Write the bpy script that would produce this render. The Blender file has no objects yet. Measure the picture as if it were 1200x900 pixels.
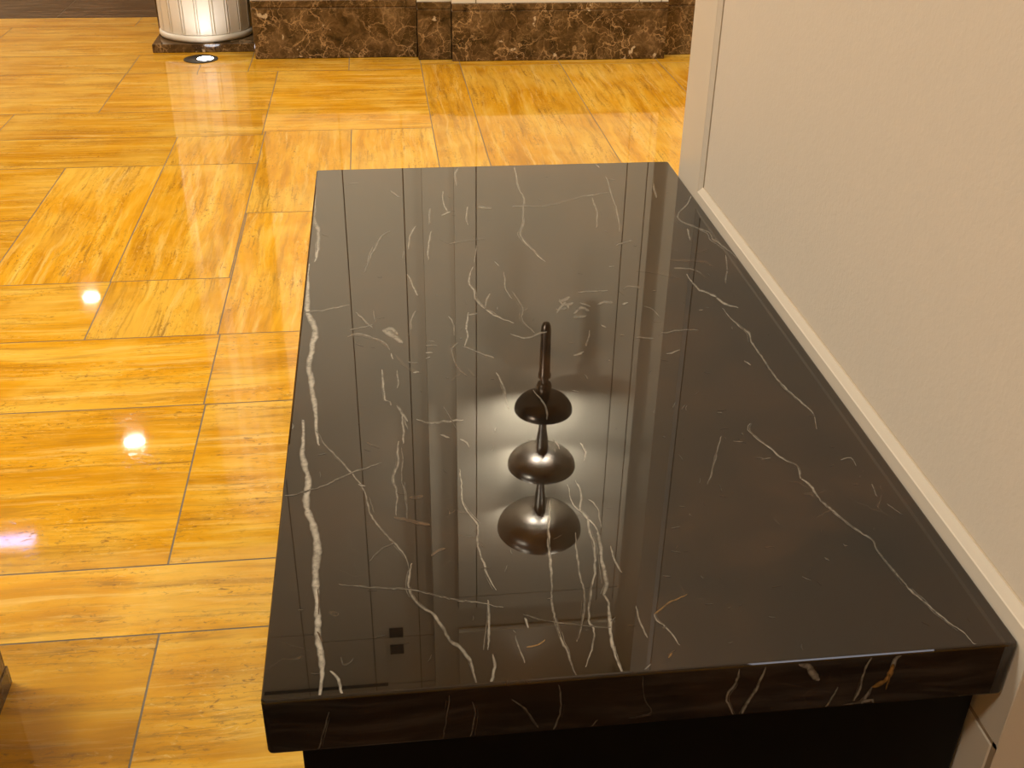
import bpy, bmesh, math, random
from mathutils import Vector, Matrix

scene = bpy.context.scene
C = scene.collection
random.seed(7)

# ------------------------------------------------------------------ camera
F, YAW, PITCH, ROLL, H = 1267.35, 0.128101, 0.534062, 0.0181676, 1.6
cyw, syw = math.cos(YAW), math.sin(YAW)
fw = Vector((syw * math.cos(PITCH), cyw * math.cos(PITCH), -math.sin(PITCH)))
rt0 = Vector((cyw, -syw, 0)); up0 = rt0.cross(fw)
rt = math.cos(ROLL) * rt0 + math.sin(ROLL) * up0
up = -math.sin(ROLL) * rt0 + math.cos(ROLL) * up0
cam_data = bpy.data.cameras.new('camera')
cam_data.sensor_fit = 'HORIZONTAL'; cam_data.sensor_width = 36.0
cam_data.lens = F / 1200 * 36
cam_data.clip_start = 0.02; cam_data.clip_end = 100
cam = bpy.data.objects.new('camera', cam_data); C.objects.link(cam)
M = Matrix((rt, up, -fw)).transposed().to_4x4(); M.translation = (0, 0, H)
cam.matrix_world = M
scene.camera = cam
scene.view_settings.view_transform = 'Standard'
scene.view_settings.look = 'None'
scene.view_settings.gamma = 1.0
scene.view_settings.use_curve_mapping = False
scene.view_settings.exposure = 0.0
scene.cycles.max_bounces = 10
scene.cycles.diffuse_bounces = 5
scene.cycles.caustics_reflective = False


def measured(u, v, axis, value):
    """a measurement in the photograph turned into a point of the plane axis = value"""
    d = rt * ((u - 600) / F) + up * (-(v - 450) / F) + fw
    o = Vector((0, 0, H))
    return o + d * ((value - o[axis]) / d[axis])


# ------------------------------------------------------------------ node helpers
class Mat:
    def __init__(self, name):
        self.m = bpy.data.materials.new(name); self.m.use_nodes = True
        self.t = self.m.node_tree; self.n = self.t.nodes
        self.p = self.n['Principled BSDF']

    def add(self, kind, **props):
        x = self.n.new(kind)
        for k, v in props.items():
            setattr(x, k, v)
        return x

    def link(self, a, b):
        self.t.links.new(a, b)

    def val(self, sock, v):
        if hasattr(v, 'is_output'):
            self.link(v, sock)
        else:
            sock.default_value = v

    def coord(self, which='Object', scale=(1, 1, 1), rot=(0, 0, 0)):
        tc = self.add('ShaderNodeTexCoord'); mp = self.add('ShaderNodeMapping')
        self.link(tc.outputs[which], mp.inputs[0])
        mp.inputs['Scale'].default_value = scale; mp.inputs['Rotation'].default_value = rot
        return mp.outputs[0]

    def noise(self, vec, scale=5, detail=6, rough=0.55, dist=0.0):
        x = self.add('ShaderNodeTexNoise'); self.link(vec, x.inputs['Vector'])
        x.inputs['Scale'].default_value = scale; x.inputs['Detail'].default_value = detail
        x.inputs['Roughness'].default_value = rough; x.inputs['Distortion'].default_value = dist
        return x.outputs['Fac']

    def voronoi(self, vec, scale, feature='DISTANCE_TO_EDGE'):
        x = self.add('ShaderNodeTexVoronoi', feature=feature); self.link(vec, x.inputs['Vector'])
        x.inputs['Scale'].default_value = scale
        return x.outputs['Distance']

    def ramp(self, fac, stops):
        r = self.add('ShaderNodeValToRGB'); self.link(fac, r.inputs[0])
        e = r.color_ramp.elements
        while len(e) < len(stops):
            e.new(0.5)
        for el, (pos, col) in zip(e, stops):
            el.position = pos
            el.color = tuple(col) + (1,) if not isinstance(col, (int, float)) else (col, col, col, 1)
        return r.outputs[0]

    def mix(self, fac, a, b, mode='MIX'):
        x = self.add('ShaderNodeMix', data_type='RGBA', blend_type=mode)
        self.val(x.inputs[0], fac)
        for s, v in ((x.inputs[6], a), (x.inputs[7], b)):
            self.val(s, tuple(v) + (1,) if isinstance(v, (tuple, list)) and len(v) == 3 else v)
        return x.outputs[2]

    def math(self, op, a, b=0.0, clamp=False):
        x = self.add('ShaderNodeMath', operation=op); x.use_clamp = clamp
        self.val(x.inputs[0], a); self.val(x.inputs[1], b)
        return x.outputs[0]

    def warp(self, vec, scale, amount):
        nz = self.add('ShaderNodeTexNoise'); self.link(vec, nz.inputs['Vector'])
        nz.inputs['Scale'].default_value = scale; nz.inputs['Detail'].default_value = 5
        s = self.add('ShaderNodeVectorMath', operation='SCALE'); self.link(nz.outputs['Color'], s.inputs[0])
        s.inputs['Scale'].default_value = amount
        a = self.add('ShaderNodeVectorMath', operation='ADD')
        self.link(vec, a.inputs[0]); self.link(s.outputs[0], a.inputs[1])
        return a.outputs[0]

    def bump(self, height, strength=0.2, distance=0.001):
        b = self.add('ShaderNodeBump'); self.link(height, b.inputs['Height'])
        b.inputs['Strength'].default_value = strength; b.inputs['Distance'].default_value = distance
        self.link(b.outputs[0], self.p.inputs['Normal'])

    def finish(self, color=None, rough=None, metal=None, ior=None, emit=None, estr=None):
        for k, v in (('Base Color', color), ('Roughness', rough), ('Metallic', metal), ('IOR', ior),
                     ('Emission Color', emit), ('Emission Strength', estr)):
            if v is not None:
                self.val(self.p.inputs[k], tuple(v) + (1,) if isinstance(v, tuple) and len(v) == 3 else v)
        return self.m


def plain(name, color, rough=0.5, metal=0.0, var=0.06, scale=30, ior=1.5):
    m = Mat(name); n = m.noise(m.coord(), scale, 4)
    c = m.mix(n, tuple(x * (1 - var) for x in color), tuple(min(1, x * (1 + var)) for x in color))
    return m.finish(c, rough, metal, ior)


def emitter(name, color, strength):
    m = Mat(name)
    n = m.noise(m.coord(), 20, 2)
    c = m.mix(n, color, tuple(x * 0.97 for x in color))
    return m.finish((0.8, 0.8, 0.8), 0.4, 0, None, c, strength)


# ------------------------------------------------------------------ materials
def black_marble_base(m):
    v = m.coord('Object')
    cloud = m.noise(m.warp(v, 3, 0.25), 6, 8, 0.6)
    base = m.ramp(cloud, [(0.34, (0.0075, 0.0060, 0.0042)), (0.50, (0.0155, 0.0092, 0.0048)), (0.68, (0.032, 0.0160, 0.0070))])
    hair = m.voronoi(m.warp(v, 5, 0.22), 9)
    hm = m.ramp(hair, [(0.0, 1.0), (0.008, 0.0)])
    gate = m.ramp(m.noise(v, 7, 3), [(0.52, 0.0), (0.66, 1.0)])
    hmask = m.math('MULTIPLY', m.math('MULTIPLY', hm, gate), 0.16)
    col = m.mix(hmask, base, (0.22, 0.15, 0.09))
    dots = m.ramp(m.voronoi(v, 120, 'F1'), [(0.03, 1.0), (0.07, 0.0)])
    dgate = m.ramp(m.noise(v, 30, 2), [(0.58, 0.0), (0.66, 1.0)])
    return m.mix(m.math('MULTIPLY', m.math('MULTIPLY', dots, dgate), 0.22), col, (0.3, 0.24, 0.17))


def black_marble(name):
    m = Mat(name)
    c = black_marble_base(m)
    return m.finish(c, 0.012, 0, 1.57)


def vein_material(name, color):
    m = Mat(name)
    base = black_marble_base(m)
    uv = m.add('ShaderNodeUVMap'); uv.uv_map = 'UVMap'
    sx = m.add('ShaderNodeSeparateXYZ'); m.link(uv.outputs[0], sx.inputs[0])
    a = m.math('ABSOLUTE', m.math('SUBTRACT', m.math('MULTIPLY', sx.outputs[0], 2.0), 1.0))
    edge = m.math('SUBTRACT', 1.0, m.math('POWER', a, 2.2), True)
    nz = m.ramp(m.noise(m.coord('Object'), 130, 5, 0.65), [(0.28, 0.35), (0.55, 1.0)])
    fac = m.math('MULTIPLY', m.math('MULTIPLY', edge, sx.outputs[1]), nz, True)
    c2 = m.mix(m.noise(m.coord('Object'), 60, 4), tuple(x * 0.75 for x in color), color)
    return m.finish(m.mix(fac, base, c2), 0.03, 0, 1.6)


def travertine():
    m = Mat('golden_travertine')
    uv = m.coord('UV', (1.0, 1.0, 1.0))

    def stretched(vec, su, sv):
        mp = m.add('ShaderNodeMapping'); m.link(vec, mp.inputs[0]); mp.inputs['Scale'].default_value = (su, sv, 1)
        return mp.outputs[0]
    w = m.warp(uv, 1.6, 0.11)
    w2 = m.warp(uv, 5.0, 0.018)
    band = m.noise(stretched(w, 1.0, 7.5), 1.6, 7, 0.58, 0.5)
    layer = m.noise(stretched(w, 0.9, 17.0), 1.5, 8, 0.66, 0.3)
    fine = m.noise(stretched(w2, 2.6, 42.0), 1.4, 8, 0.72, 0.4)
    speck = m.noise(stretched(w2, 32.0, 75.0), 1.3, 6, 0.7, 0.6)
    cloud = m.noise(m.warp(uv, 3, 0.35), 2.4, 6, 0.55)
    gate = m.ramp(m.noise(stretched(w, 1.6, 4.0), 2.1, 5, 0.6), [(0.42, 0.0), (0.60, 1.0)])
    base = m.ramp(band, [(0.34, (0.56, 0.245, 0.008)), (0.46, (0.70, 0.325, 0.011)), (0.55, (0.78, 0.385, 0.017)), (0.67, (0.86, 0.50, 0.065))])
    base = m.mix(m.ramp(cloud, [(0.46, 0.0), (0.64, 0.6)]), base, (0.87, 0.535, 0.085))
    base = m.mix(m.ramp(layer, [(0.34, 0.50), (0.45, 0.0)]), base, (0.40, 0.19, 0.022))
    base = m.mix(m.ramp(layer, [(0.55, 0.0), (0.66, 0.55)]), base, (0.92, 0.62, 0.18))
    dark = m.math('MULTIPLY', m.ramp(fine, [(0.36, 0.75), (0.48, 0.0)]), m.math('ADD', m.math('MULTIPLY', gate, 0.85), 0.12))
    base = m.mix(dark, base, (0.25, 0.12, 0.022))
    base = m.mix(m.ramp(fine, [(0.56, 0.0), (0.70, 0.42)]), base, (0.93, 0.64, 0.20))
    pits = m.math('MULTIPLY', m.ramp(speck, [(0.34, 0.9), (0.44, 0.0)]), gate)
    base = m.mix(pits, base, (0.22, 0.105, 0.025))
    lite = m.math('MULTIPLY', m.ramp(speck, [(0.58, 0.0), (0.68, 0.6)]), gate)
    base = m.mix(lite, base, (0.90, 0.62, 0.22))
    at = m.add('ShaderNodeAttribute'); at.attribute_name = 'tone'
    base = m.mix(1.0, base, at.outputs['Color'], 'MULTIPLY')
    wav = m.noise(uv, 6, 2)
    rough = m.math('ADD', m.math('MULTIPLY', fine, 0.04), 0.025)
    m.bump(m.math('ADD', wav, m.math('MULTIPLY', pits, -0.25)), 0.08, 0.0012)
    return m.finish(base, rough, 0, 1.55)


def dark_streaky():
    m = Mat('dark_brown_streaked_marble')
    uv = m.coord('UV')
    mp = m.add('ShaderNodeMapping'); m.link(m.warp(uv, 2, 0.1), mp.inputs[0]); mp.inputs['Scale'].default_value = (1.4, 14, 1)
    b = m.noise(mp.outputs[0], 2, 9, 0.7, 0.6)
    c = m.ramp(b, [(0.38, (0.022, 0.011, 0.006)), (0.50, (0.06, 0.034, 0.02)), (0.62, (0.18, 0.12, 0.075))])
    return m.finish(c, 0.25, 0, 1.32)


def emperador():
    m = Mat('brown_emperador_marble')
    v = m.coord('Object')
    cl = m.noise(m.warp(v, 5, 0.35), 9, 10, 0.68, 0.4)
    c = m.ramp(cl, [(0.36, (0.024, 0.012, 0.005)), (0.48, (0.070, 0.038, 0.015)), (0.58, (0.125, 0.073, 0.032)), (0.72, (0.28, 0.18, 0.09))])
    ve = m.ramp(m.voronoi(m.warp(v, 7, 0.28), 7), [(0.0, 0.9), (0.030, 0.0)])
    vg = m.ramp(m.noise(v, 5, 4), [(0.38, 0.0), (0.58, 1.0)])
    c = m.mix(m.math('MULTIPLY', ve, vg), c, (0.46, 0.30, 0.15))
    ve2 = m.ramp(m.voronoi(m.warp(v, 11, 0.2), 17), [(0.0, 0.75), (0.03, 0.0)])
    c = m.mix(m.math('MULTIPLY', ve2, vg), c, (0.42, 0.27, 0.13))
    bl = m.ramp(m.noise(m.warp(v, 20, 0.05), 13, 4, 0.5), [(0.675, 0.0), (0.70, 0.8)])
    c = m.mix(bl, c, (0.62, 0.50, 0.34))
    return m.finish(c, 0.09, 0, 1.5)


def wall_texture():
    m = Mat('beige_textured_wallcovering')
    v = m.coord('Object')
    n = m.noise(v, 130, 3, 0.6, 0.4)
    n2 = m.noise(v, 45, 4)
    c = m.mix(n2, (0.70, 0.605, 0.475), (0.73, 0.63, 0.495))
    m.bump(m.math('ADD', n, m.math('MULTIPLY', n2, 0.6)), 0.28, 0.0014)
    return m.finish(c, 0.7, 0, 1.4)


MB_TOP = black_marble('black_marble')
V_WHITE = vein_material('white_vein_in_black_marble', (0.50, 0.45, 0.36))
V_BROWN = vein_material('brown_vein_in_black_marble', (0.20, 0.115, 0.06))
V_GOLD = vein_material('golden_vein_in_black_marble', (0.55, 0.28, 0.06))
BLACK_WOOD = plain('black_stained_wood', (0.0035, 0.0027, 0.0016), 0.5, 0, 0.3, 18, 1.25)
TRAV = travertine()
GROUT = plain('grey_grout', (0.20, 0.155, 0.105), 0.6, 0, 0.4, 160)
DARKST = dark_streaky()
EMP = emperador()
WALLTEX = wall_texture()
FRAME = plain('beige_satin_paint', (0.71, 0.615, 0.48), 0.42, 0, 0.02, 12)
GAP = plain('beige_painted_crease_shade', (0.55, 0.45, 0.32), 0.6, 0, 0.05, 12)  # shade in the panel crease, painted as a darker thin line
CREAM = plain('cream_wall_paint', (0.78, 0.675, 0.51), 0.55, 0, 0.02, 6)
GROOVE = plain('brown_groove_shade_and_crack', (0.36, 0.26, 0.16), 0.7, 0, 0.1, 12)  # groove shade put into the colour; also used for the hair crack
DARKWALL = plain('beige_panel_wall', (0.60, 0.52, 0.42), 0.5, 0, 0.3, 3)
LOBBYWALL = plain('tan_lobby_wall_paint', (0.58, 0.45, 0.29), 0.6, 0, 0.15, 2)
CEIL = plain('warm_white_ceiling_paint', (0.76, 0.70, 0.60), 0.7, 0, 0.02, 4)
LACQ = plain('pearl_cream_lacquer', (0.78, 0.72, 0.60), 0.38, 0.05, 0.02, 14)
NICKEL = plain('brushed_nickel', (0.36, 0.32, 0.27), 0.27, 1.0, 0.12, 60)
BRONZE = plain('dark_bronze', (0.17, 0.13, 0.10), 0.25, 1.0, 0.15, 50)
BLACKMET = plain('black_metal', (0.02, 0.018, 0.016), 0.35, 0.3, 0.2, 80)
BULBS = [emitter('glowing_sconce_bulb', (1.0, 0.98, 0.90), e) for e in (2700.0, 1400.0, 700.0)]
UPLENS = emitter('glowing_uplight_lens', (0.86, 0.91, 1.0), 14.0)
DOWN = emitter('glowing_downlight_lens', (1.0, 0.93, 0.80), 60.0)
COOL = emitter('glowing_cool_panel', (0.36, 0.42, 1.0), 17.0)


# ------------------------------------------------------------------ mesh helpers
def finish_mesh(name, bm, mats, parent=None, smooth=None):
    me = bpy.data.meshes.new(name)
    bmesh.ops.recalc_face_normals(bm, faces=bm.faces)
    bm.to_mesh(me); bm.free()
    for m in (mats if isinstance(mats, (list, tuple)) else [mats]):
        me.materials.append(m)
    o = bpy.data.objects.new(name, me); C.objects.link(o)
    if parent:
        o.parent = parent
    if smooth is not None:
        for p in me.polygons:
            p.use_smooth = True
        try:
            me.set_sharp_from_angle(angle=math.radians(smooth))
        except Exception:
            pass
    return o


def box(bm, x0, x1, y0, y1, z0, z1, mat=0, bevel=0.0, seg=2):
    r = bmesh.ops.create_cube(bm, size=1.0)
    vs = r['verts']
    for v in vs:
        v.co = Vector((x0 + (v.co.x + .5) * (x1 - x0), y0 + (v.co.y + .5) * (y1 - y0), z0 + (v.co.z + .5) * (z1 - z0)))
    faces = set(f for v in vs for f in v.link_faces)
    for f in faces:
        f.material_index = mat
    if bevel:
        es = set(e for v in vs for e in v.link_edges)
        res = bmesh.ops.bevel(bm, geom=list(es), offset=bevel, segments=seg, profile=0.5, affect='EDGES')
        for f in res['faces']:
            f.material_index = mat


def lathe(bm, prof, cx=0, cy=0, n=64, mat=0):
    rings = []
    for r, z in prof:
        if r < 1e-6:
            rings.append([bm.verts.new((cx, cy, z))])
        else:
            rings.append([bm.verts.new((cx + r * math.cos(2 * math.pi * i / n), cy + r * math.sin(2 * math.pi * i / n), z)) for i in range(n)])
    for a, b in zip(rings, rings[1:]):
        for i in range(n):
            j = (i + 1) % n
            if len(a) == 1 and len(b) == 1:
                continue
            if len(a) == 1:
                f = bm.faces.new((a[0], b[i], b[j]))
            elif len(b) == 1:
                f = bm.faces.new((a[i], b[0], a[j]))
            else:
                f = bm.faces.new((a[i], a[j], b[j], b[i]))
            f.material_index = mat


def struct(o):
    o['kind'] = 'structure'
    return o


def thing(name, label, cat, loc, group=None):
    o = bpy.data.objects.new(name, None); C.objects.link(o)
    o.location = loc; o['label'] = label; o['category'] = cat
    if group:
        o['group'] = group
    return o


def tag(o, label, cat, group=None):
    o['label'] = label; o['category'] = cat
    if group:
        o['group'] = group
    return o


# ------------------------------------------------------------------ floor
tiles = [  # x0, x1, y0, y1 (in camera heights), grain direction, tone
    (-.90, -.315, .72, 1.0875, 'x', .86), (-.315, .27, .72, 1.0875, 'x', .96), (-.8, 1.1, -1.2, .72, 'd', .35),  # last one: unseen dark slab added to darken the counter's front reflection
    (-1.0, .27, 1.0875, 1.2265, 'x', 1.03),
    (-.95, -.325, 1.2265, 1.6575, 'x', 1.0), (-.325, .30, 1.2265, 1.6575, 'x', .97),
    (-1.0, -.3285, 1.6575, 1.919, 'x', 1.03), (-.3285, .30, 1.6575, 1.919, 'x', .98),
    (-1.1, -.585, 1.919, 2.181, 'x', .97), (-.585, -.334, 1.919, 2.181, 'y', .98),
    (-.334, -.08, 1.919, 2.555, 'y', 1.04),
    (-.845, -.587, 2.181, 2.922, 'y', 1.02), (-.587, -.338, 2.181, 2.922, 'y', .98),
    (-1.6, -.845, 2.181, 2.55, 'x', .92), (-1.6, -.845, 2.55, 2.922, 'x', .92),
    (-.338, -.085, 2.555, 3.207, 'y', .95), (-.085, .157, 2.3, 3.207, 'y', .96),
    (-.587, -.338, 2.922, 3.175, 'y', .96),
    (-1.7, -.587, 2.922, 3.175, 'x', .90),
    (-1.11, -.346, 3.175, 3.43, 'x', .90), (-1.9, -1.11, 3.175, 3.43, 'x', .94),
    (-.862, -.346, 3.43, 3.895, 'x', .98), (-1.9, -.862, 3.43, 3.895, 'x', .95),
    (-.346, .157, 3.207, 3.895, 'x', 1.0),
    (.157, .298, 2.2, 3.96, 'y', .92), (.298, .663, 2.4, 3.93, 'y', .90), (.663, 1.031, 2.4, 3.93, 'y', .97), (1.031, 1.40, 2.4, 3.93, 'y', .95),
    (-.45, -.1, 3.895, 4.2, 'x', .95), (-.1, .157, 3.895, 4.2, 'x', .98), (.157, .298, 3.96, 4.2, 'x', 1.0),
    (.298, .663, 3.93, 4.2, 'x', 1.0), (.663, 1.031, 3.93, 4.2, 'x', .95), (1.031, 1.4, 3.93, 4.2, 'x', .93),
    (-.86, -.45, 3.895, 4.15, 'x', .95), (-1.7, -.86, 3.895, 4.15, 'x', .93),
    (-1.43, -.3, 4.15, 4.62, 'x', .97), (-2.5, -1.43, 4.15, 4.62, 'x', 1.0),
    (-.96, -.3, 4.62, 4.79, 'x', .97), (-2.2, -.96, 4.62, 4.79, 'x', .99),
    (-1.305, -.3, 4.79, 5.16, 'd', 1.0), (-2.31, -1.305, 4.79, 5.16, 'd', 1.0), (-3.4, -2.31, 4.79, 5.16, 'd', .9),
    (-1.305, -.3, 5.16, 5.5, 'd', 1.0), (-2.31, -1.305, 5.16, 5.5, 'd', 1.0), (-3.4, -2.31, 5.16, 5.5, 'd', .9),
]
FX0, FX1, FY0, FY1 = -5.0, 2.5, -1.9, 9.4
G = .42
xs = {FX0, FX1} | {round(FX0 + G * i, 4) for i in range(1, 18)}
ys = {FY0, FY1} | {round(FY0 + G * i, 4) for i in range(1, 27)}
for t in tiles:
    xs |= {t[0], t[1]}; ys |= {t[2], t[3]}
xs = sorted(x for x in xs if FX0 <= x <= FX1); ys = sorted(y for y in ys if FY0 <= y <= FY1)


def tile_of(x, y):
    for i, t in enumerate(tiles):
        if t[0] < x < t[1] and t[2] < y < t[3]:
            return i
    gx, gy = int((x - FX0) / G), int((y - FY0) / G)
    return ('fill', gx, gy)


owner = {}
for i in range(len(xs) - 1):
    for j in range(len(ys) - 1):
        owner[i, j] = tile_of((xs[i] + xs[i + 1]) / 2, (ys[j] + ys[j + 1]) / 2)
tile_info = {}
for k in sorted(set(owner.values()), key=str):
    if isinstance(k, int):
        d, tone = tiles[k][4], tiles[k][5]
    else:
        d, tone = random.choice('xxy'), random.uniform(.92, 1.0)
    tile_info[k] = (d, tone, random.uniform(0, 60), random.uniform(0, 60))
bm = bmesh.new()
uvl = bm.loops.layers.uv.new('UVMap')
tl = bm.faces.layers.float.new('tone')
gap = 0.0021
for (i, j), k in owner.items():
    d, tone, ox, oy = tile_info[k]
    a0 = xs[i] * H + (gap if owner.get((i - 1, j)) != k else 0)
    a1 = xs[i + 1] * H - (gap if owner.get((i + 1, j)) != k else 0)
    b0 = ys[j] * H + (gap if owner.get((i, j - 1)) != k else 0)
    b1 = ys[j + 1] * H - (gap if owner.get((i, j + 1)) != k else 0)
    if a1 <= a0 or b1 <= b0:
        continue
    f = bm.faces.new([bm.verts.new((x, y, 0)) for x, y in ((a0, b0), (a1, b0), (a1, b1), (a0, b1))])
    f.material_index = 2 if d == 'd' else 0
    f[tl] = tone
    for lp in f.loops:
        x, y = lp.vert.co.x, lp.vert.co.y
        lp[uvl].uv = (y + ox, x + oy) if d == 'y' else (x + ox, y + oy)
box(bm, FX0 * H, FX1 * H, FY0 * H, FY1 * H, -0.12, -0.0008, 1)
# hair crack in front of the uplight
pts = [(235, 76), (233.5, 80), (231.5, 84), (231, 87.5)]
for (a, b), w in zip(zip(pts, pts[1:]), (.8, .6, .45)):
    q = [measured(a[0] - w, a[1], 2, 0.0002), measured(a[0] + w, a[1], 2, 0.0002), measured(b[0] + w, b[1], 2, 0.0002), measured(b[0] - w, b[1], 2, 0.0002)]
    f = bm.faces.new([bm.verts.new(p) for p in q]); f.material_index = 3
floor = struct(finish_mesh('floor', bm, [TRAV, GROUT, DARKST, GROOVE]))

# ------------------------------------------------------------------ the marble-topped counter
X0, X1, Y0, Y1, ZT, SLAB = -0.1342, 0.6064, 0.7259, 2.1708, 0.84, 0.0704
counter = thing('console_counter', 'long low counter with a polished black white-veined marble top against the beige panelled wall', 'counter', ((X0 + X1) / 2, (Y0 + Y1) / 2, 0))
org = Vector(counter.location)
bm = bmesh.new()
uvl = bm.loops.layers.uv.new('UVMap')
r = bmesh.ops.create_cube(bm, size=1.0)
for v in bm.verts:
    v.co = Vector((X0 + (v.co.x + .5) * (X1 - X0), Y0 + (v.co.y + .5) * (Y1 - Y0), ZT - SLAB + (v.co.z + .5) * SLAB))
vert_e = [e for e in bm.edges if abs(e.verts[0].co.z - e.verts[1].co.z) > .01]
bmesh.ops.bevel(bm, geom=vert_e, offset=0.006, segments=4, profile=0.5, affect='EDGES')
hor = [e for e in bm.edges if abs(e.verts[0].co.z - e.verts[1].co.z) < 1e-5 and len(e.link_faces) == 2 and abs(e.link_faces[0].normal.dot(e.link_faces[1].normal)) < .5]
bmesh.ops.bevel(bm, geom=hor, offset=0.0032, segments=3, profile=0.5, affect='EDGES')

vein_rng = random.Random(3)
layer = [0]


def smooth_path(pts, step=5.0):
    out = []
    P = [pts[0]] + list(pts) + [pts[-1]]
    for k in range(1, len(P) - 2):
        p0, p1, p2, p3 = [Vector((*p[:2], 0)) for p in P[k - 1:k + 3]]
        n = max(1, int((p2 - p1).length / step))
        for s in range(n):
            t = s / n
            q = 0.5 * ((2 * p1) + (p2 - p0) * t + (2 * p0 - 5 * p1 + 4 * p2 - p3) * t * t + (3 * p1 - p0 - 3 * p2 + p3) * t ** 3)
            out.append(q)
    out.append(Vector((*pts[-1][:2], 0)))
    return out


def vein(pts, w=2.0, s=0.8, mat=1, face='top', taper=True, jit=0.9):
    path = smooth_path(pts, 3.2)
    if w < 3.5:
        s *= .86
    draw_vein(path, w, s, mat, face, jit)
    L = len(path)
    if L > 12 and w < 4.5:
        # thin companions that run beside a vein for a stretch
        for _ in range(L // 14):
            a = vein_rng.randrange(0, L - 7); b = min(L, a + vein_rng.randrange(5, 16))
            off = vein_rng.choice((-1, 1)) * vein_rng.uniform(1.2, 3.6); sl = vein_rng.uniform(-.25, .25)
            sub = [p + Vector((off + sl * k, vein_rng.uniform(-.4, .4), 0)) for k, p in enumerate(path[a:b])]
            draw_vein(sub, vein_rng.uniform(.5, .9), s * vein_rng.uniform(.25, .55), mat, face, .5)


def draw_vein(path, w, s, mat, face, jit):
    layer[0] += 1
    h = 0.00008 + layer[0] * 0.0000004
    n = len(path)
    prev = None
    wob = 0.0; fade = vein_rng.uniform(.7, 1.0); wid = 1.0
    for i, p in enumerate(path):
        d = (path[min(i + 1, n - 1)] - path[max(i - 1, 0)])
        if d.length < 1e-6:
            continue
        d.normalize(); nn = Vector((-d.y, d.x, 0))
        t = i / max(1, n - 1)
        wob = .55 * wob + vein_rng.uniform(-jit, jit) * .75
        wid = .6 * wid + .4 * vein_rng.uniform(.35, 1.5)
        fade = min(1.0, max(.38 if w < 4 else .8, fade + vein_rng.uniform(-.17, .17)))
        ww = w * wid * (0.3 + 0.7 * min(1, 5 * t, 5 * (1 - t)))
        c = p + nn * wob
        ss = s * fade
        pr = []
        for sg in (-1, 1):
            q = c + nn * sg * (ww * 0.62 + 0.28)
            if face == 'top':
                P3 = measured(q.x, q.y, 2, ZT); P3.z = ZT + h
                P3.x = min(max(P3.x, X0 + .0035), X1 - .0035); P3.y = min(max(P3.y, Y0 + .0035), Y1 - .0035)
            else:
                P3 = measured(q.x, q.y, 1, Y0); P3.y = Y0 - h
                P3.z = max(min(P3.z, ZT - 0.0034), ZT - SLAB + 0.0034)
            pr.append(P3)
        cur = [bm.verts.new(pr[0]), bm.verts.new(pr[1])]
        if prev:
            f = bm.faces.new((prev[0][0], prev[0][1], cur[1], cur[0]))
            f.material_index = mat
            for lp, uvv in zip(f.loops, ((0, prev[1]), (1, prev[1]), (1, ss), (0, ss))):
                lp[uvl].uv = uvv
            rib_faces.append(f)
        prev = (cur, ss)


rib_faces = []
W, B, GD = 1, 2, 3
# strong white veins along the open long side
vein([(370, 228), (369, 243), (367.5, 257), (372.5, 267), (373, 280), (371.7, 295), (369, 307)], 3.6, .75)
vein([(361.5, 309), (360, 332), (359, 352), (361, 368), (369, 385), (366.5, 405), (362.5, 430), (365.5, 445), (366.5, 465), (370, 487), (371, 505), (374, 522)], 5.6, 1.0, taper=True)
vein([(371, 505), (382, 522), (410, 552), (425, 572), (431, 590), (436, 605), (450, 625), (462, 637), (475, 652), (482, 672)], 1.6, .45)
vein([(482, 660), (479, 687), (484, 700), (495, 711), (507, 719), (520, 736), (527, 750), (540, 760), (552, 777), (556, 792), (561, 807)], 3.0, .62)
vein([(355, 492), (355, 517), (354, 530), (357, 547), (361.5, 560), (359.5, 580), (360, 597), (366, 612), (371, 630), (372, 647), (369.5, 672), (371, 700), (372.5, 725), (372.5, 747), (376, 767), (377.5, 785), (376, 802), (374, 824)], 7.0, .95, jit=.5)
vein([(373, 690), (374, 720)], 1.0, .5, B); vein([(372, 740), (377, 752)], 1.2, .6, B)
vein([(387, 786), (396, 797), (400, 811), (404, 822)], 3.6, .9)
# left-middle group
vein([(447, 433), (449, 450), (452, 470), (458, 471), (459, 475)], 1.8, .7)
vein([(465, 475), (472, 485), (478, 494)], 3.0, .7)
vein([(471, 487), (472, 503), (473, 520)], 2.4, .6); vein([(473, 490), (478, 503)], 1.2, .5)
vein([(467, 517), (466, 530), (467, 542), (461, 561), (465, 580), (464, 604)], 2.0, .72)
vein([(471, 525), (472, 540), (471, 562), (475, 585), (477, 612)], 1.3, .4)
vein([(465, 434), (466, 450), (465, 455)], 1.4, .45)
vein([(488, 492), (503, 495.5), (527, 493.5), (543, 492)], 2.0, .62)
vein([(407, 395), (418, 392), (433, 395), (450, 402), (457, 410)], 2.6, .42, B)
vein([(407, 395), (418, 392), (433, 395), (450, 402), (457, 410)], 1.2, .34)
vein([(463, 415), (472, 425), (482, 433), (494, 437)], 2.6, .35, B)
vein([(448, 387), (457, 391), (465, 396), (472, 402)], 5.5, .42); vein([(452, 386), (460, 386), (466, 392)], 4, .36)
vein([(459, 414), (460, 421)], 2, .7); vein([(484, 436), (491, 436)], 2.2, .7); vein([(499, 413), (507, 413.5)], 1.8, .75)
vein([(499, 404), (512, 405)], 1.4, .35); vein([(499, 420), (504, 418)], 1.6, .5); vein([(478, 424.5), (482, 425.5)], 1.6, .6); vein([(503, 399), (509, 400)], 1.4, .5)
vein([(526, 370), (532, 382), (533, 393)], 1.8, .62)
vein([(549, 366), (546, 385), (549, 395), (544, 405)], 2.0, .66)
vein([(537, 402), (529, 408), (530, 416), (533, 425), (537, 432), (547, 441)], 2.4, .42, B)
vein([(537, 402), (529, 408), (530, 416), (533, 425)], 1.0, .3)
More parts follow.
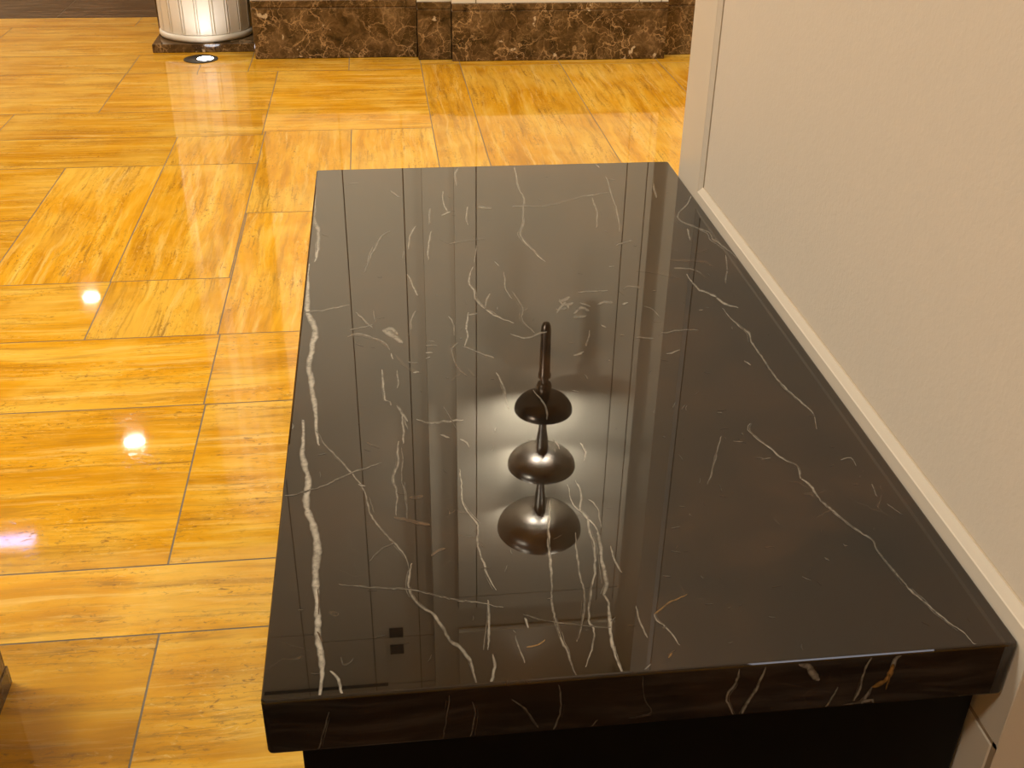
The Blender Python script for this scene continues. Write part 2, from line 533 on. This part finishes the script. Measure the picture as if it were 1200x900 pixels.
vein([(540, 437), (528, 446)], 1.4, .35, B); vein([(543, 406), (557, 412), (579, 420)], 1.4, .4); vein([(548, 431), (557, 441)], 1.6, .35, B)
vein([(581, 437), (588, 448), (593, 467), (596, 479)], 1.7, .6)
vein([(555, 313), (549, 330), (555, 340), (557, 350), (567, 361), (585, 372), (602, 378)], 1.7, .68)
vein([(574, 344), (569, 355), (569, 365)], 1.5, .6); vein([(560, 367), (549, 369)], 1.4, .4)
vein([(559, 288), (556, 308)], 1.2, .45); vein([(580, 306), (585, 312)], 1.3, .5); vein([(591, 319), (593, 340), (600, 350)], 1.3, .45)
vein([(519, 224), (519, 238), (524, 248)], 1.4, .62); vein([(517, 252), (528, 248)], 1.2, .55)
vein([(537, 197), (533, 207), (535, 218)], 1.6, .62); vein([(548, 242), (547, 258), (549, 264)], 1.4, .6)
vein([(504, 244), (503, 263)], 1.4, .55); vein([(506, 271), (502, 288), (502.5, 305)], 1.5, .62)
vein([(487, 265), (480, 278), (479, 292)], 1.5, .58); vein([(473, 294), (471.5, 303)], 1.2, .5)
vein([(457, 271), (445, 280), (435, 298), (427, 319)], 1.3, .5)
vein([(526, 285), (545, 282), (568, 279)], 1.3, .4, B); vein([(526, 285), (545, 282), (568, 279)], .8, .3); vein([(514, 278), (526, 285)], 1.0, .3, B)
vein([(477, 321), (484, 335), (489, 347)], 1.5, .6); vein([(487, 364), (481, 377), (481, 387)], 1.5, .5)
vein([(357, 367), (380, 363), (410, 358)], 1.2, .38); vein([(417, 366), (437, 385)], 1.3, .4); vein([(410, 386), (437, 381)], 1.1, .35); vein([(437, 364), (440, 378)], 1, .3)
vein([(560, 243), (576, 244)], 2.4, .4)
vein([(457, 223), (463, 228), (468, 232)], 1.2, .3); vein([(408, 215), (420, 213)], 1.6, .25)
# far centre
vein([(602, 196), (605, 207), (607, 220), (609, 225), (614, 232), (613, 250), (613, 265), (609, 274), (616, 284), (625, 294), (639, 307)], 2.2, .82)
vein([(600, 242), (642, 240), (682, 230), (715, 225)], 1.1, .30)
vein([(697, 193), (702, 197)], 1.3, .7); vein([(710, 207), (715, 222), (722, 242), (726, 272)], 1.4, .42)
vein([(694, 232), (699, 247), (699, 267)], 1.4, .32); vein([(766, 215), (767, 224), (769, 232)], 1.6, .7)
vein([(600, 342), (612, 360), (612, 375), (627, 391)], 1.3, .38); vein([(598, 391), (615, 396), (630, 392), (641, 389)], 1.6, .45)
for a in ([(654, 353), (668, 348)], [(651, 362), (664, 361)], [(652, 367), (662, 356), (666, 362)], [(672, 367), (681, 361), (690, 365)], [(680, 355), (692, 359)], [(672, 372), (688, 370)], [(700, 357), (708, 354), (718, 355)], [(655, 350), (660, 357), (672, 355)]):
    vein(a, 2.6, .34)
vein([(687, 406), (691, 387)], 1.3, .55); vein([(672, 416), (684, 412)], 1.6, .6); vein([(722, 287), (741, 282)], 1.4, .5); vein([(729, 357), (736, 355)], 2.2, .6)
vein([(704, 381), (710, 384)], 1.4, .5); vein([(677, 342), (712, 341)], 1.0, .3); vein([(714, 313), (720, 312.5)], 1.8, .5)
vein([(730, 339), (737, 335), (752, 337)], 1.4, .35, B); vein([(730, 339), (737, 335), (752, 337)], .8, .25)
vein([(754, 359), (766, 364), (773, 372)], 1.0, .28); vein([(745, 395), (766, 397)], 1.2, .3)
# towards the wall
vein([(811, 229), (805, 239), (795.5, 250), (795.5, 258), (815, 266), (832, 274), (835, 280), (842, 285), (852, 292), (865, 303)], 1.8, .78)
vein([(850, 299), (851, 315), (850, 332)], 1.4, .5); vein([(805, 268), (809, 282)], 1.4, .6)
vein([(805, 321), (812, 332), (820, 340), (837, 347), (852, 357), (865, 361)], 1.9, .72)
vein([(847, 361), (860, 377), (877, 391), (880, 401), (892, 417), (900, 430), (916, 450), (932, 465), (951, 484), (956, 497), (957, 503)], 1.6, .62)
vein([(879, 496), (876, 504), (890, 516), (900, 523), (917, 537), (935, 547), (939, 560), (950, 570), (962, 587), (980, 602), (1002, 620), (1020, 632), (1030, 647), (1052, 674), (1067, 692), (1080, 702), (1100, 720), (1112, 729), (1130, 742), (1142, 755), (1150, 758)], 1.8, .68)
vein([(790, 315), (812, 316), (830, 326)], 2.2, .40, B); vein([(785, 305), (820, 306), (835, 311)], 2.2, .40, B); vein([(747, 317), (775, 320), (796, 327)], 1.5, .5, B)
vein([(790, 315), (812, 316), (822, 321)], 1.0, .35); vein([(812, 297), (830, 292)], 1.2, .35, B)
vein([(845, 511), (840, 532), (834, 555), (829, 568)], 1.3, .42)
vein([(775, 390), (800, 387), (818, 387)], 1.0, .3); vein([(781, 415), (797, 411)], 1.2, .5); vein([(872, 423), (880, 428)], 1.6, .6); vein([(819, 363), (824, 363.5)], 1.5, .5)
vein([(985, 539), (997, 537), (1004, 546)], 1.1, .35); vein([(1022, 567), (1028, 582)], 1, .35); vein([(1040, 590), (1058, 603)], .9, .25)
# under the mirrored lamp
vein([(644, 586), (645, 605), (643, 620), (644, 650), (646, 675), (647, 705), (651, 727), (659, 752), (665, 762), (669, 777), (677, 796)], 2.4, .78)
vein([(674, 624), (675, 642), (680, 672), (685, 695), (683, 725), (676, 752)], 1.7, .50)
vein([(665, 568), (672, 592), (687, 606), (692, 625), (697, 640), (697, 672), (692, 697), (690, 727), (696, 737), (695, 755), (687, 782)], 2.2, .64)
vein([(674, 563), (680, 577), (680, 599)], 2.0, .6)
vein([(687, 606), (700, 622), (704, 645), (708, 670), (711, 684), (707, 697), (712, 705), (715, 725), (716, 740), (720, 765), (731, 795)], 3.2, .90)
vein([(690, 585), (700, 595), (702, 606), (704, 618)], 1.5, .55)
vein([(680, 519), (686, 530), (684, 541)], 1.7, .6); vein([(650, 515), (656, 526)], 1.7, .6); vein([(625, 457), (631, 464), (640, 476), (641, 492)], 1.5, .55)
vein([(715, 640), (720, 655), (729, 671)], 1.7, .58); vein([(745, 710), (751, 730), (758, 748)], 1.5, .5); vein([(767, 719), (770, 727), (780, 735), (797, 756)], 1.6, .52)
vein([(767, 720), (785, 706), (806, 697)], 1.6, .40, GD); vein([(783, 771), (788, 763)], 2.8, .55, GD); vein([(753, 789), (763, 778)], 1.4, .5)
vein([(539, 550), (541, 570), (541, 587), (552, 605), (560, 616), (559, 637), (567, 660), (571, 675), (581, 692)], 1.9, .68)
vein([(572, 703), (574, 725), (572, 762)], 2.4, .62); vein([(577, 766), (579, 782), (575, 804)], 2.6, .66)
vein([(397, 685), (437, 689), (480, 691), (507, 697), (532, 702), (560, 706), (590, 712)], 1.4, .46)
vein([(330, 582), (372, 572), (405, 557), (447, 542)], 1.2, .34)
vein([(462, 606), (482, 611), (504, 616)], 3.2, .6, B); vein([(430, 518), (445, 524)], 1.6, .6, B); vein([(505, 651), (514, 645), (522, 642)], 2.8, .55, B)
vein([(480, 583), (496, 583)], 3, .4, B); vein([(420, 567), (428, 570)], 2.2, .6)
vein([(615, 724), (620, 736)], 2.2, .7); vein([(604, 745), (607, 757), (611, 767), (615, 777)], 1.4, .45); vein([(617, 759), (630, 755), (639, 750)], 1.8, .5, GD)
vein([(613, 720), (640, 728), (680, 733), (716, 736)], 1.0, .3); vein([(450, 625), (461, 636), (446, 643), (433, 658)], .9, .3); vein([(400, 770), (402, 779), (410, 777), (414, 771)], 1.2, .28)
vein([(342, 496), (343, 503)], 4, .35); vein([(352, 820), (362, 820)], 4.5, .40)
vein([(539, 515), (547, 518), (549, 525)], 2.2, .5); vein([(516, 509), (527, 513)], 2.0, .4); vein([(520, 477), (530, 495), (534, 503)], .9, .32)
# small scattered flecks of the stone
for k in range(230):
    u, v = vein_rng.uniform(330, 1150), vein_rng.uniform(200, 800)
    g = measured(u, v, 2, ZT)
    if not (X0 + .02 < g.x < X1 - .02 and Y0 + .02 < g.y < Y1 - .02):
        continue
    a = vein_rng.choice((vein_rng.gauss(0, .35), vein_rng.gauss(1.5, .4))); L = vein_rng.uniform(2, 10) * (0.6 + v / 900)
    vein([(u, v), (u + L * .5 * math.cos(a) + vein_rng.uniform(-1, 1), v + L * .5 * math.sin(a) * .7), (u + L * math.cos(a), v + L * math.sin(a) * .7)],
         vein_rng.uniform(.5, 1.0), vein_rng.uniform(.1, .32), vein_rng.choice((W, W, B)))
# veins running over the front edge
fv = lambda p, w, s, m=W: vein(p, w, s, m, 'front')
fv([(386, 834), (381, 852), (372, 882)], 1.8, .30); fv([(526, 815), (524, 835), (519, 868)], 1.2, .22); fv([(554, 822), (557, 835), (550, 867)], 1.2, .24)
fv([(600, 819), (612, 827), (622, 840), (631, 852)], 1.6, .45); fv([(654, 802), (657, 815), (656, 837), (647, 858)], 1.5, .34)
fv([(754, 792), (754, 817), (762, 830), (760, 837), (737, 842)], 1.2, .22); fv([(700, 843), (690, 856)], 1.1, .3)
fv([(867, 784), (862, 800), (851, 817), (855, 828), (859, 838)], 2.0, .62); fv([(897, 781), (890, 800), (877, 822), (867, 839)], 2.2, .66)
fv([(936, 778), (947, 781), (953, 790), (960, 797)], 6.5, .62); fv([(1022, 769), (1014, 785), (1009, 802), (1001, 821)], 2.2, .62)
fv([(1057, 766), (1049, 774), (1045, 785)], 4.5, .66); fv([(1047, 778), (1044, 788), (1036, 798), (1022, 805)], 5.0, .75, GD); fv([(1022, 805), (1010, 821), (987, 827)], 3.2, .5)
fv([(982, 805), (972, 822), (965, 831)], 1.8, .5); fv([(1018, 810), (1009, 826)], 3.0, .6); fv([(1010, 822), (1022, 820), (1023, 825)], 4.0, .45); fv([(1043, 790), (1038, 808)], 1.6, .5, GD)
me = bpy.data.meshes.new('marble_top')
slab_faces = [f for f in bm.faces if f.material_index == 0]
bmesh.ops.recalc_face_normals(bm, faces=slab_faces)
bm.normal_update()
for f in rib_faces:
    if not f.is_valid:
        continue
    nrm = f.normal
    want = Vector((0, 0, 1)) if abs(nrm.z) > .5 else Vector((0, -1, 0))
    if nrm.dot(want) < 0:
        f.normal_flip()
bm.to_mesh(me); bm.free()
for m in (MB_TOP, V_WHITE, V_BROWN, V_GOLD):
    me.materials.append(m)
top = bpy.data.objects.new('marble_top', me); C.objects.link(top)
top.parent = counter; top.location = -org
for p in me.polygons:
    p.use_smooth = False
bm = bmesh.new()
box(bm, -0.106, 0.600, 0.757, 2.14, 0.06, ZT - SLAB - .0005, 0, .003)
box(bm, -0.09, 0.598, 0.78, 2.12, 0.0, 0.06, 0)
o = finish_mesh('cabinet_base', bm, BLACK_WOOD, counter); o.location = -org

# ------------------------------------------------------------------ right-hand wall with framed panels
def panelled_face(bm, x, y0, y1, z0, z1, panels, depth, bev, m_frame, m_panel, m_line):
    """a wall face at constant x looking towards -x, with sunk panels bordered by a sloping bead"""
    ysl = sorted({y0, y1} | {p[0] for p in panels} | {p[1] for p in panels})
    zsl = sorted({z0, z1} | {p[2] for p in panels} | {p[3] for p in panels})
    for i in range(len(ysl) - 1):
        for j in range(len(zsl) - 1):
            yc, zc = (ysl[i] + ysl[i + 1]) / 2, (zsl[j] + zsl[j + 1]) / 2
            if any(p[0] < yc < p[1] and p[2] < zc < p[3] for p in panels):
                continue
            f = bm.faces.new([bm.verts.new((x, y, z)) for y, z in ((ysl[i], zsl[j]), (ysl[i + 1], zsl[j]), (ysl[i + 1], zsl[j + 1]), (ysl[i], zsl[j + 1]))])
            f.material_index = m_frame
    for p in panels:
        rings = []
        ln = .0012
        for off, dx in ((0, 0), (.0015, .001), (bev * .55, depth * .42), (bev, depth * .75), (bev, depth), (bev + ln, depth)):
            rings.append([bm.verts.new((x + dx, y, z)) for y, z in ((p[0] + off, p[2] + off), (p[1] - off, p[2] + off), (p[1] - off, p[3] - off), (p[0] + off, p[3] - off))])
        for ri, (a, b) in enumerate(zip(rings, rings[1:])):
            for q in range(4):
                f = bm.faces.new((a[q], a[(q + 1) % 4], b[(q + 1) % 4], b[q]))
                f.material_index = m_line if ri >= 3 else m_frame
        f = bm.faces.new(rings[-1]); f.material_index = m_panel


XW, YE, YN = 0.6066, 2.083, 0.7075
bm = bmesh.new()
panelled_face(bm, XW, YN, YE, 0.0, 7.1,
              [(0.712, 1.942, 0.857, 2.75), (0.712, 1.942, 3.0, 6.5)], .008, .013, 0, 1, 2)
box(bm, XW + .03, XW + .26, YN + .001, YE - .001, 0.0, 7.1, 0)
# end post of the wall, and its returns
for yy in (YE, YN):
    f = bm.faces.new([bm.verts.new(c) for c in ((XW, yy, 0), (XW + .26, yy, 0), (XW + .26, yy, 7.1), (XW, yy, 7.1))]); f.material_index = 0
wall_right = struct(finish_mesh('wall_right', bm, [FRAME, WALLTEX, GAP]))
# low moulded panel under the counter line: its groove is brown strips, the shade put into their colour
bm = bmesh.new()
box(bm, XW - .0022, XW + .002, 0.716, 2.0, 0.10, 0.706, 0, .0015, 1)
box(bm, XW - .0006, XW + .001, 0.7085, 2.0, 0.706, 0.7105, 1)
box(bm, XW - .0006, XW + .001, 0.7085, 0.716, 0.10, 0.7105, 1)
box(bm, XW - .0006, XW + .001, 0.7083, 0.7095, 0.7105, 0.838, 2)
trim = struct(finish_mesh('trim_1', bm, [FRAME, GROOVE, WALLTEX]))

# ------------------------------------------------------------------ far wall with its brown marble base
def board_wall(bm, x0, x1, y, z0, z1, xg, zg, gapw=.007, depth=.012, mat=0, mback=1):
    """painted boards in front of a dark back, parted by narrow grooves"""
    xx = [x0] + sorted(xg) + [x1]; zz = [z0] + sorted(zg) + [z1]
    for i in range(len(xx) - 1):
        for j in range(len(zz) - 1):
            a0 = xx[i] + (gapw / 2 if i else 0); a1 = xx[i + 1] - (gapw / 2 if i < len(xx) - 2 else 0)
            b0 = zz[j] + (gapw / 2 if j else 0); b1 = zz[j + 1] - (gapw / 2 if j < len(zz) - 2 else 0)
            box(bm, a0, a1, y, y + depth, b0, b1, mat)
    box(bm, x0, x1, y + depth - .001, y + .3, z0, z1, mback)


ZC = 7.1
bm = bmesh.new()
o1 = .018
board_wall(bm, -.70, .242, 6.504 + o1, 0, ZC, [-.246, .127], [6.29, 6.81])
board_wall(bm, .242, .438, 6.432 + o1, 0, ZC, [], [])
board_wall(bm, .438, 1.702, 6.384 + o1, 0, 5.94, [.577, 1.53, 1.662], [5.81])
box(bm, .438, 1.702, 6.384 + o1 + .05, 6.7, 5.94, 6.175, 0)
box(bm, .438, 1.702, 6.384 + o1 - .006, 6.7, 6.175, ZC, 0)
board_wall(bm, 1.702, 4.0, 6.48 + o1, 0, ZC, [2.6, 3.3], [])
# the wall above the lobby opening
board_wall(bm, -8.0, -.70, 6.504 + o1, 3.6, ZC, [-.795, -1.6, -2.4, -3.2], [6.2, 6.81])
wall_far = struct(finish_mesh('wall_far', bm, [CREAM, GROOVE]))

bm = bmesh.new()
for x0, x1, y in ((-.70, .242, 6.504), (.242, .438, 6.432), (.438, 1.702, 6.384), (1.702, 4.0, 6.48)):
    box(bm, x0, x1, y, y + .2, 0, .286, 0, .004, 1)
    box(bm, x0 + .001, x1 - .001, y + .004, y + .2, .286, .2885, 0)
    box(bm, x0, x1, y, y + .2, .2885, .326, 0, .003, 1)
base_far = struct(finish_mesh('baseboard_far', bm, EMP))

bm = bmesh.new()
box(bm, -1.2, -.15, 6.496, 6.53, 6.792, 6.806, 0, .002, 1)  # dark bar standing in for the shade of the cornice gap
struct(finish_mesh('shadow_gap_strip', bm, BLACKMET))

# ------------------------------------------------------------------ room shell
def shell(name, x0, x1, y0, y1, z0, z1, m):
    b = bmesh.new(); box(b, x0, x1, y0, y1, z0, z1)
    return struct(finish_mesh(name, b, m))


shell('ceiling', -8.0, 4.0, -3.04, 6.52, ZC, ZC + .1, CEIL)
shell('ceiling_lobby', -8.0, 4.0, 6.78, 15.04, 3.6, 3.7, CEIL)
shell('wall_left', -8.1, -8.0, -3.04, 15.04, 0, ZC, LOBBYWALL)
shell('wall_back', -8.0, 4.0, -3.14, -3.04, 0, ZC, DARKWALL)
shell('wall_east', 4.0, 4.1, -3.04, 15.04, 0, ZC, CREAM)
shell('wall_lobby', -8.0, 4.0, 15.04, 15.14, 0, 3.6, LOBBYWALL)
bm = bmesh.new()
box(bm, -1.355, 3.0, 7.305, 7.55, .30, 3.6, 0)
box(bm, -1.37, 3.0, 7.29, 7.56, 0, .30, 1, .003, 1)
struct(finish_mesh('wall_behind_column', bm, [CREAM, EMP]))

# ------------------------------------------------------------------ fluted column
CX, CY = -1.0215, 6.973
col = thing('fluted_column', 'cream fluted round column on a square brown marble plinth at the end of the far wall', 'column', (CX, CY, 0))
bm = bmesh.new(); box(bm, -.287, .301, -.29, .29, 0, .05, 0, .003, 1)
finish_mesh('plinth', bm, EMP, col)
bm = bmesh.new()
prof = [(0.0, .05)] + [(.262 + .020 * math.cos(a), .072 + .022 * math.sin(a)) for a in [math.radians(d) for d in range(-90, 91, 15)]] + [(0.0, .094)]
lathe(bm, prof, 0, 0, 96)
finish_mesh('base_ring', bm, LACQ, col, 50)
bm = bmesh.new()
nf, sub = 19, 40
zs = [.094, .11, .13, .3, .6, 1.0, 1.5, 2.0, 2.6, 3.2, 3.40]
rings = []
for zi, z in enumerate(zs):
    ring = []
    for k in range(nf * sub):
        a = 2 * math.pi * k / (nf * sub) + math.radians(4.5)
        p = (k % sub) / sub
        rr = .2725
        if zi > 0:
            if p < .74:
                rr -= .003 * math.sin(math.pi * p / .74)
            else:
                q = (p - .74) / .26
                rr += -.014 if (q < .30 or q > .70) else .002
        ring.append(bm.verts.new((rr * math.cos(a), rr * math.sin(a), z)))
    rings.append(ring)
for a, b in zip(rings, rings[1:]):
    n = len(a)
    for i in range(n):
        bm.faces.new((a[i], a[(i + 1) % n], b[(i + 1) % n], b[i]))
finish_mesh('shaft', bm, LACQ, col, 25)
bm = bmesh.new()
lathe(bm, [(0, 3.40), (.275, 3.40), (.29, 3.41), (.29, 3.44), (.275, 3.45), (.30, 3.49), (.32, 3.52), (0, 3.52)], 0, 0, 96)
box(bm, -.33, .33, -.17, .33, 3.52, 3.5995, 0, .004, 1)
finish_mesh('capital', bm, LACQ, col, 30)

# ------------------------------------------------------------------ recessed floor uplight
ul = thing('floor_uplight', 'round black floor uplight glowing white, set in the tiles before the fluted column', 'light', (-1.013, 6.524, 0))
bm = bmesh.new()
n = 48
lathe(bm, [(.030, 0), (.097, 0.0), (.097, .003), (.092, .005), (.030, .005)], 0, 0, n)
finish_mesh('bezel', bm, BLACKMET, ul, 40)
bm = bmesh.new()
lathe(bm, [(0, .0055), (.034, .0055), (.042, .0075), (.046, .0055), (.046, .001), (0, .001)], .026, -.004, 40)
bm2 = bm
finish_mesh('lens', bm2, UPLENS, ul, 40)

# ------------------------------------------------------------------ tiered wall sconce (mirrored in the marble)
SX, SY = 0.9975, 6.08
sc = thing('wall_sconce', 'tall bronze wall sconce of three stacked glowing bowls, seen mirrored in the marble top', 'wall lamp', (SX, SY, 3.2))
sc.location = (SX, SY, -.0006); sc.scale = (1.0076, 1.0076, 1.0076)
bm = bmesh.new()
lathe(bm, [(0, 3.235), (.022, 3.24), (.030, 3.26), (.033, 3.30), (.036, 3.60), (.042, 3.61), (.042, 3.635), (.028, 3.645), (.028, 3.67), (.044, 3.68), (.050, 3.70), (.050, 3.73), (.04, 3.775), (0, 3.775)], 0, 0, 40)
finish_mesh('finial_stem', bm, BRONZE, sc, 40)


def bowl(zr, R, D, m, nm='bowl'):
    b = bmesh.new()
    N = 18
    prof = [(R * math.sin(i / N * math.pi / 2) ** .80, zr - D * math.cos(i / N * math.pi / 2)) for i in range(N + 1)]
    prof += [(R - .006, zr + .003)] + [((R - .012) * math.sin(i / N * math.pi / 2) ** .80, zr - (D - .010) * math.cos(i / N * math.pi / 2)) for i in range(N, -1, -1)]
    prof[0] = (0, prof[0][1]); prof[-1] = (0, prof[-1][1])
    lathe(b, prof, 0, 0, 72)
    return finish_mesh(nm, b, m, sc, 60)


def neck(z0, z1):
    b = bmesh.new()
    lathe(b, [(0, z0), (.021, z0), (.0215, z0 + (z1 - z0) * .40), (.028, z0 + (z1 - z0) * .60), (.040, z0 + (z1 - z0) * .80), (.044, z1 - .022), (.030, z1 - .018), (.028, z1 - .006), (.034, z1 - .002), (.034, z1 + .02), (0, z1 + .02)], 0, 0, 40)
    return finish_mesh('neck', b, NICKEL, sc, 40)


specs = [(3.885, .193, .118), (4.335, .232, .128), (4.883, .298, .170)]
for i, (zr, R, D) in enumerate(specs):
    bw = bowl(zr, R, D, BRONZE if i == 0 else NICKEL)
    if i < 2:
        neck(zr - D + .01, specs[i + 1][0] - specs[i + 1][2] + .006)
    for sgn in (-1, 1):
        b = bmesh.new()
        bmesh.ops.create_uvsphere(b, u_segments=20, v_segments=12, radius=.026)
        for v in b.verts:
            v.co += Vector((sgn * R * .34, R * .58, zr - .048))
        finish_mesh('bulb', b, BULBS[i], sc, 180)
bm = bmesh.new()
box(bm, -.018, .018, 0.012, 6.384 + o1 - SY, 4.44, 4.476, 0, .003, 1)
box(bm, -.05, .05, 6.384 + o1 - SY - .02, 6.384 + o1 - SY, 4.36, 4.556, 0, .004, 1)
finish_mesh('wall_bracket', bm, NICKEL, sc)

# ------------------------------------------------------------------ twin dark vents high on the far wall (mirrored in the marble)
vt = thing('wall_vent', 'pair of small dark square vents seen mirrored in the near left of the marble', 'vent', (-.062, 6.522, 6.33))
for dz in (-.09, .09):
    bm = bmesh.new()
    box(bm, -.055, .055, -.012, 0, dz - .05, dz + .05, 0, .003, 1)
    for k in range(5):
        box(bm, -.047, .047, -.015, -.011, dz - .04 + k * .018, dz - .033 + k * .018, 0)
    finish_mesh('vent_grille', bm, BLACKMET, vt)

# ------------------------------------------------------------------ brown marble pedestal at the edge of the view
pd = thing('marble_pedestal', 'dark brown marble pedestal whose base corner shows beside the golden floor tiles', 'pedestal', (-1.06, 1.33, 0))
bm = bmesh.new(); box(bm, -.29, .290, -.31, .300, 0.045, .52, 0, .003, 1)
finish_mesh('pedestal_body', bm, EMP, pd)
bm = bmesh.new(); box(bm, -.294, .2925, -.314, .3025, 0, .045, 0, .001, 1)
finish_mesh('base_strip', bm, EMP, pd)

# ------------------------------------------------------------------ lobby downlights (mirrored in the floor)
for (x, y, rr, lab) in ((-3.17, 10.94, .085, 'recessed round ceiling downlight mirrored in the floor, upper of the two bright spots'),
                        (-2.215, 8.05, .082, 'recessed round ceiling downlight mirrored in the floor, lower of the two bright spots')):
    d = thing('ceiling_downlight', lab, 'light', (x, y, 3.6), 'warm lobby downlights')
    bm = bmesh.new(); lathe(bm, [(rr, -.001), (rr + .025, -.001), (rr + .025, -.008), (rr, -.012), (rr, -.001)], 0, 0, 40)
    finish_mesh('trim_ring', bm, BLACKMET, d, 40)
    bm = bmesh.new(); lathe(bm, [(0, -.006), (rr * .99, -.006), (rr * .99, -.001), (0, -.001)], 0, 0, 40)
    finish_mesh('lens', bm, DOWN, d, 40)
d = thing('panel_light', 'bluish white ceiling panel light mirrored as a pale glow at the floor tiles\' left edge', 'light', (-2.90, 6.76, 3.6))
bm = bmesh.new(); box(bm, -.20, .20, -.09, .09, -.012, -.001, 0, .002, 1)
finish_mesh('light_frame', bm, BLACKMET, d)
bm = bmesh.new(); box(bm, -.18, .18, -.07, .07, -.016, -.0125, 0)
finish_mesh('diffuser', bm, COOL, d)

# ------------------------------------------------------------------ lights
def area(name, loc, size, power, color, target=None, spread=180):
    l = bpy.data.lights.new(name, 'AREA'); l.shape = 'DISK'; l.size = size; l.energy = power; l.color = color
    l.spread = math.radians(spread)
    o = bpy.data.objects.new(name, l); C.objects.link(o); o.location = loc
    if target:
        o.rotation_euler = (Vector(target) - Vector(loc)).to_track_quat('-Z', 'Y').to_euler()
    return o


def spot(name, loc, target, power, color, angle, blend=.5, radius=.03):
    l = bpy.data.lights.new(name, 'SPOT'); l.energy = power; l.color = color; l.spot_size = math.radians(angle); l.spot_blend = blend
    l.shadow_soft_size = radius
    o = bpy.data.objects.new(name, l); C.objects.link(o); o.location = loc
    o.rotation_euler = (Vector(target) - Vector(loc)).to_track_quat('-Z', 'Y').to_euler()
    return o


WARM = (.96, .94, .85)
area('ceiling_fill_light', (-2.3, 2.6, 7.0), 1.2, 95, WARM, (-.4, 6.4, .5), 120)  # unseen area lights added overhead to light the hall
area('ceiling_fill_light', (2.4, 3.4, 7.0), 1.2, 80, WARM, (1.2, 6.4, .5), 120)
area('ceiling_fill_light', (-4.6, 3.0, 6.9), 1.2, 100, WARM, (.6, 1.6, 1.0), 120)
area('ceiling_fill_light', (-2.6, -1.2, 7.0), 1.0, 52, WARM, (.6, .7, .6), 100)
area('rear_lamp', (2.3, -2.9, 4.4), 1.3, 3.2, (.85, .88, 1.0), (.4, .7, .8), 90)
area('lobby_fill_light', (-6.2, 9.0, 3.5), .8, 135, WARM)  # unseen area lights added to brighten the lobby
area('lobby_fill_light', (-6.2, 12.5, 3.5), .8, 100, WARM)
spot('wall_washer', (1.0, 6.15, 6.95), (1.0, 6.25, 0), 26, WARM, 60, .8, .05)
spot('far_wall_fill_spot', (-2.9, 2.6, 3.2), (.9, 6.4, 2.7), 1050, WARM, 58, 1.0, .25)  # unseen spot added to brighten the lower far wall
pl = bpy.data.lights.new('hall_fill_point', 'POINT'); pl.energy = 105; pl.color = WARM; pl.shadow_soft_size = .3  # unseen point light added to fill the hall and far wall
po = bpy.data.objects.new('hall_fill_point', pl); C.objects.link(po); po.location = (-3.0, 3.7, 3.6)
spot('uplight_beam', (-.987, 6.52, .02), (-1.0, 6.72, .75), 4.8, (.92, .95, 1.0), 130, .9, .04)

w = bpy.data.worlds.new('world'); scene.world = w; w.use_nodes = True
w.node_tree.nodes['Background'].inputs[0].default_value = (.02, .017, .013, 1)
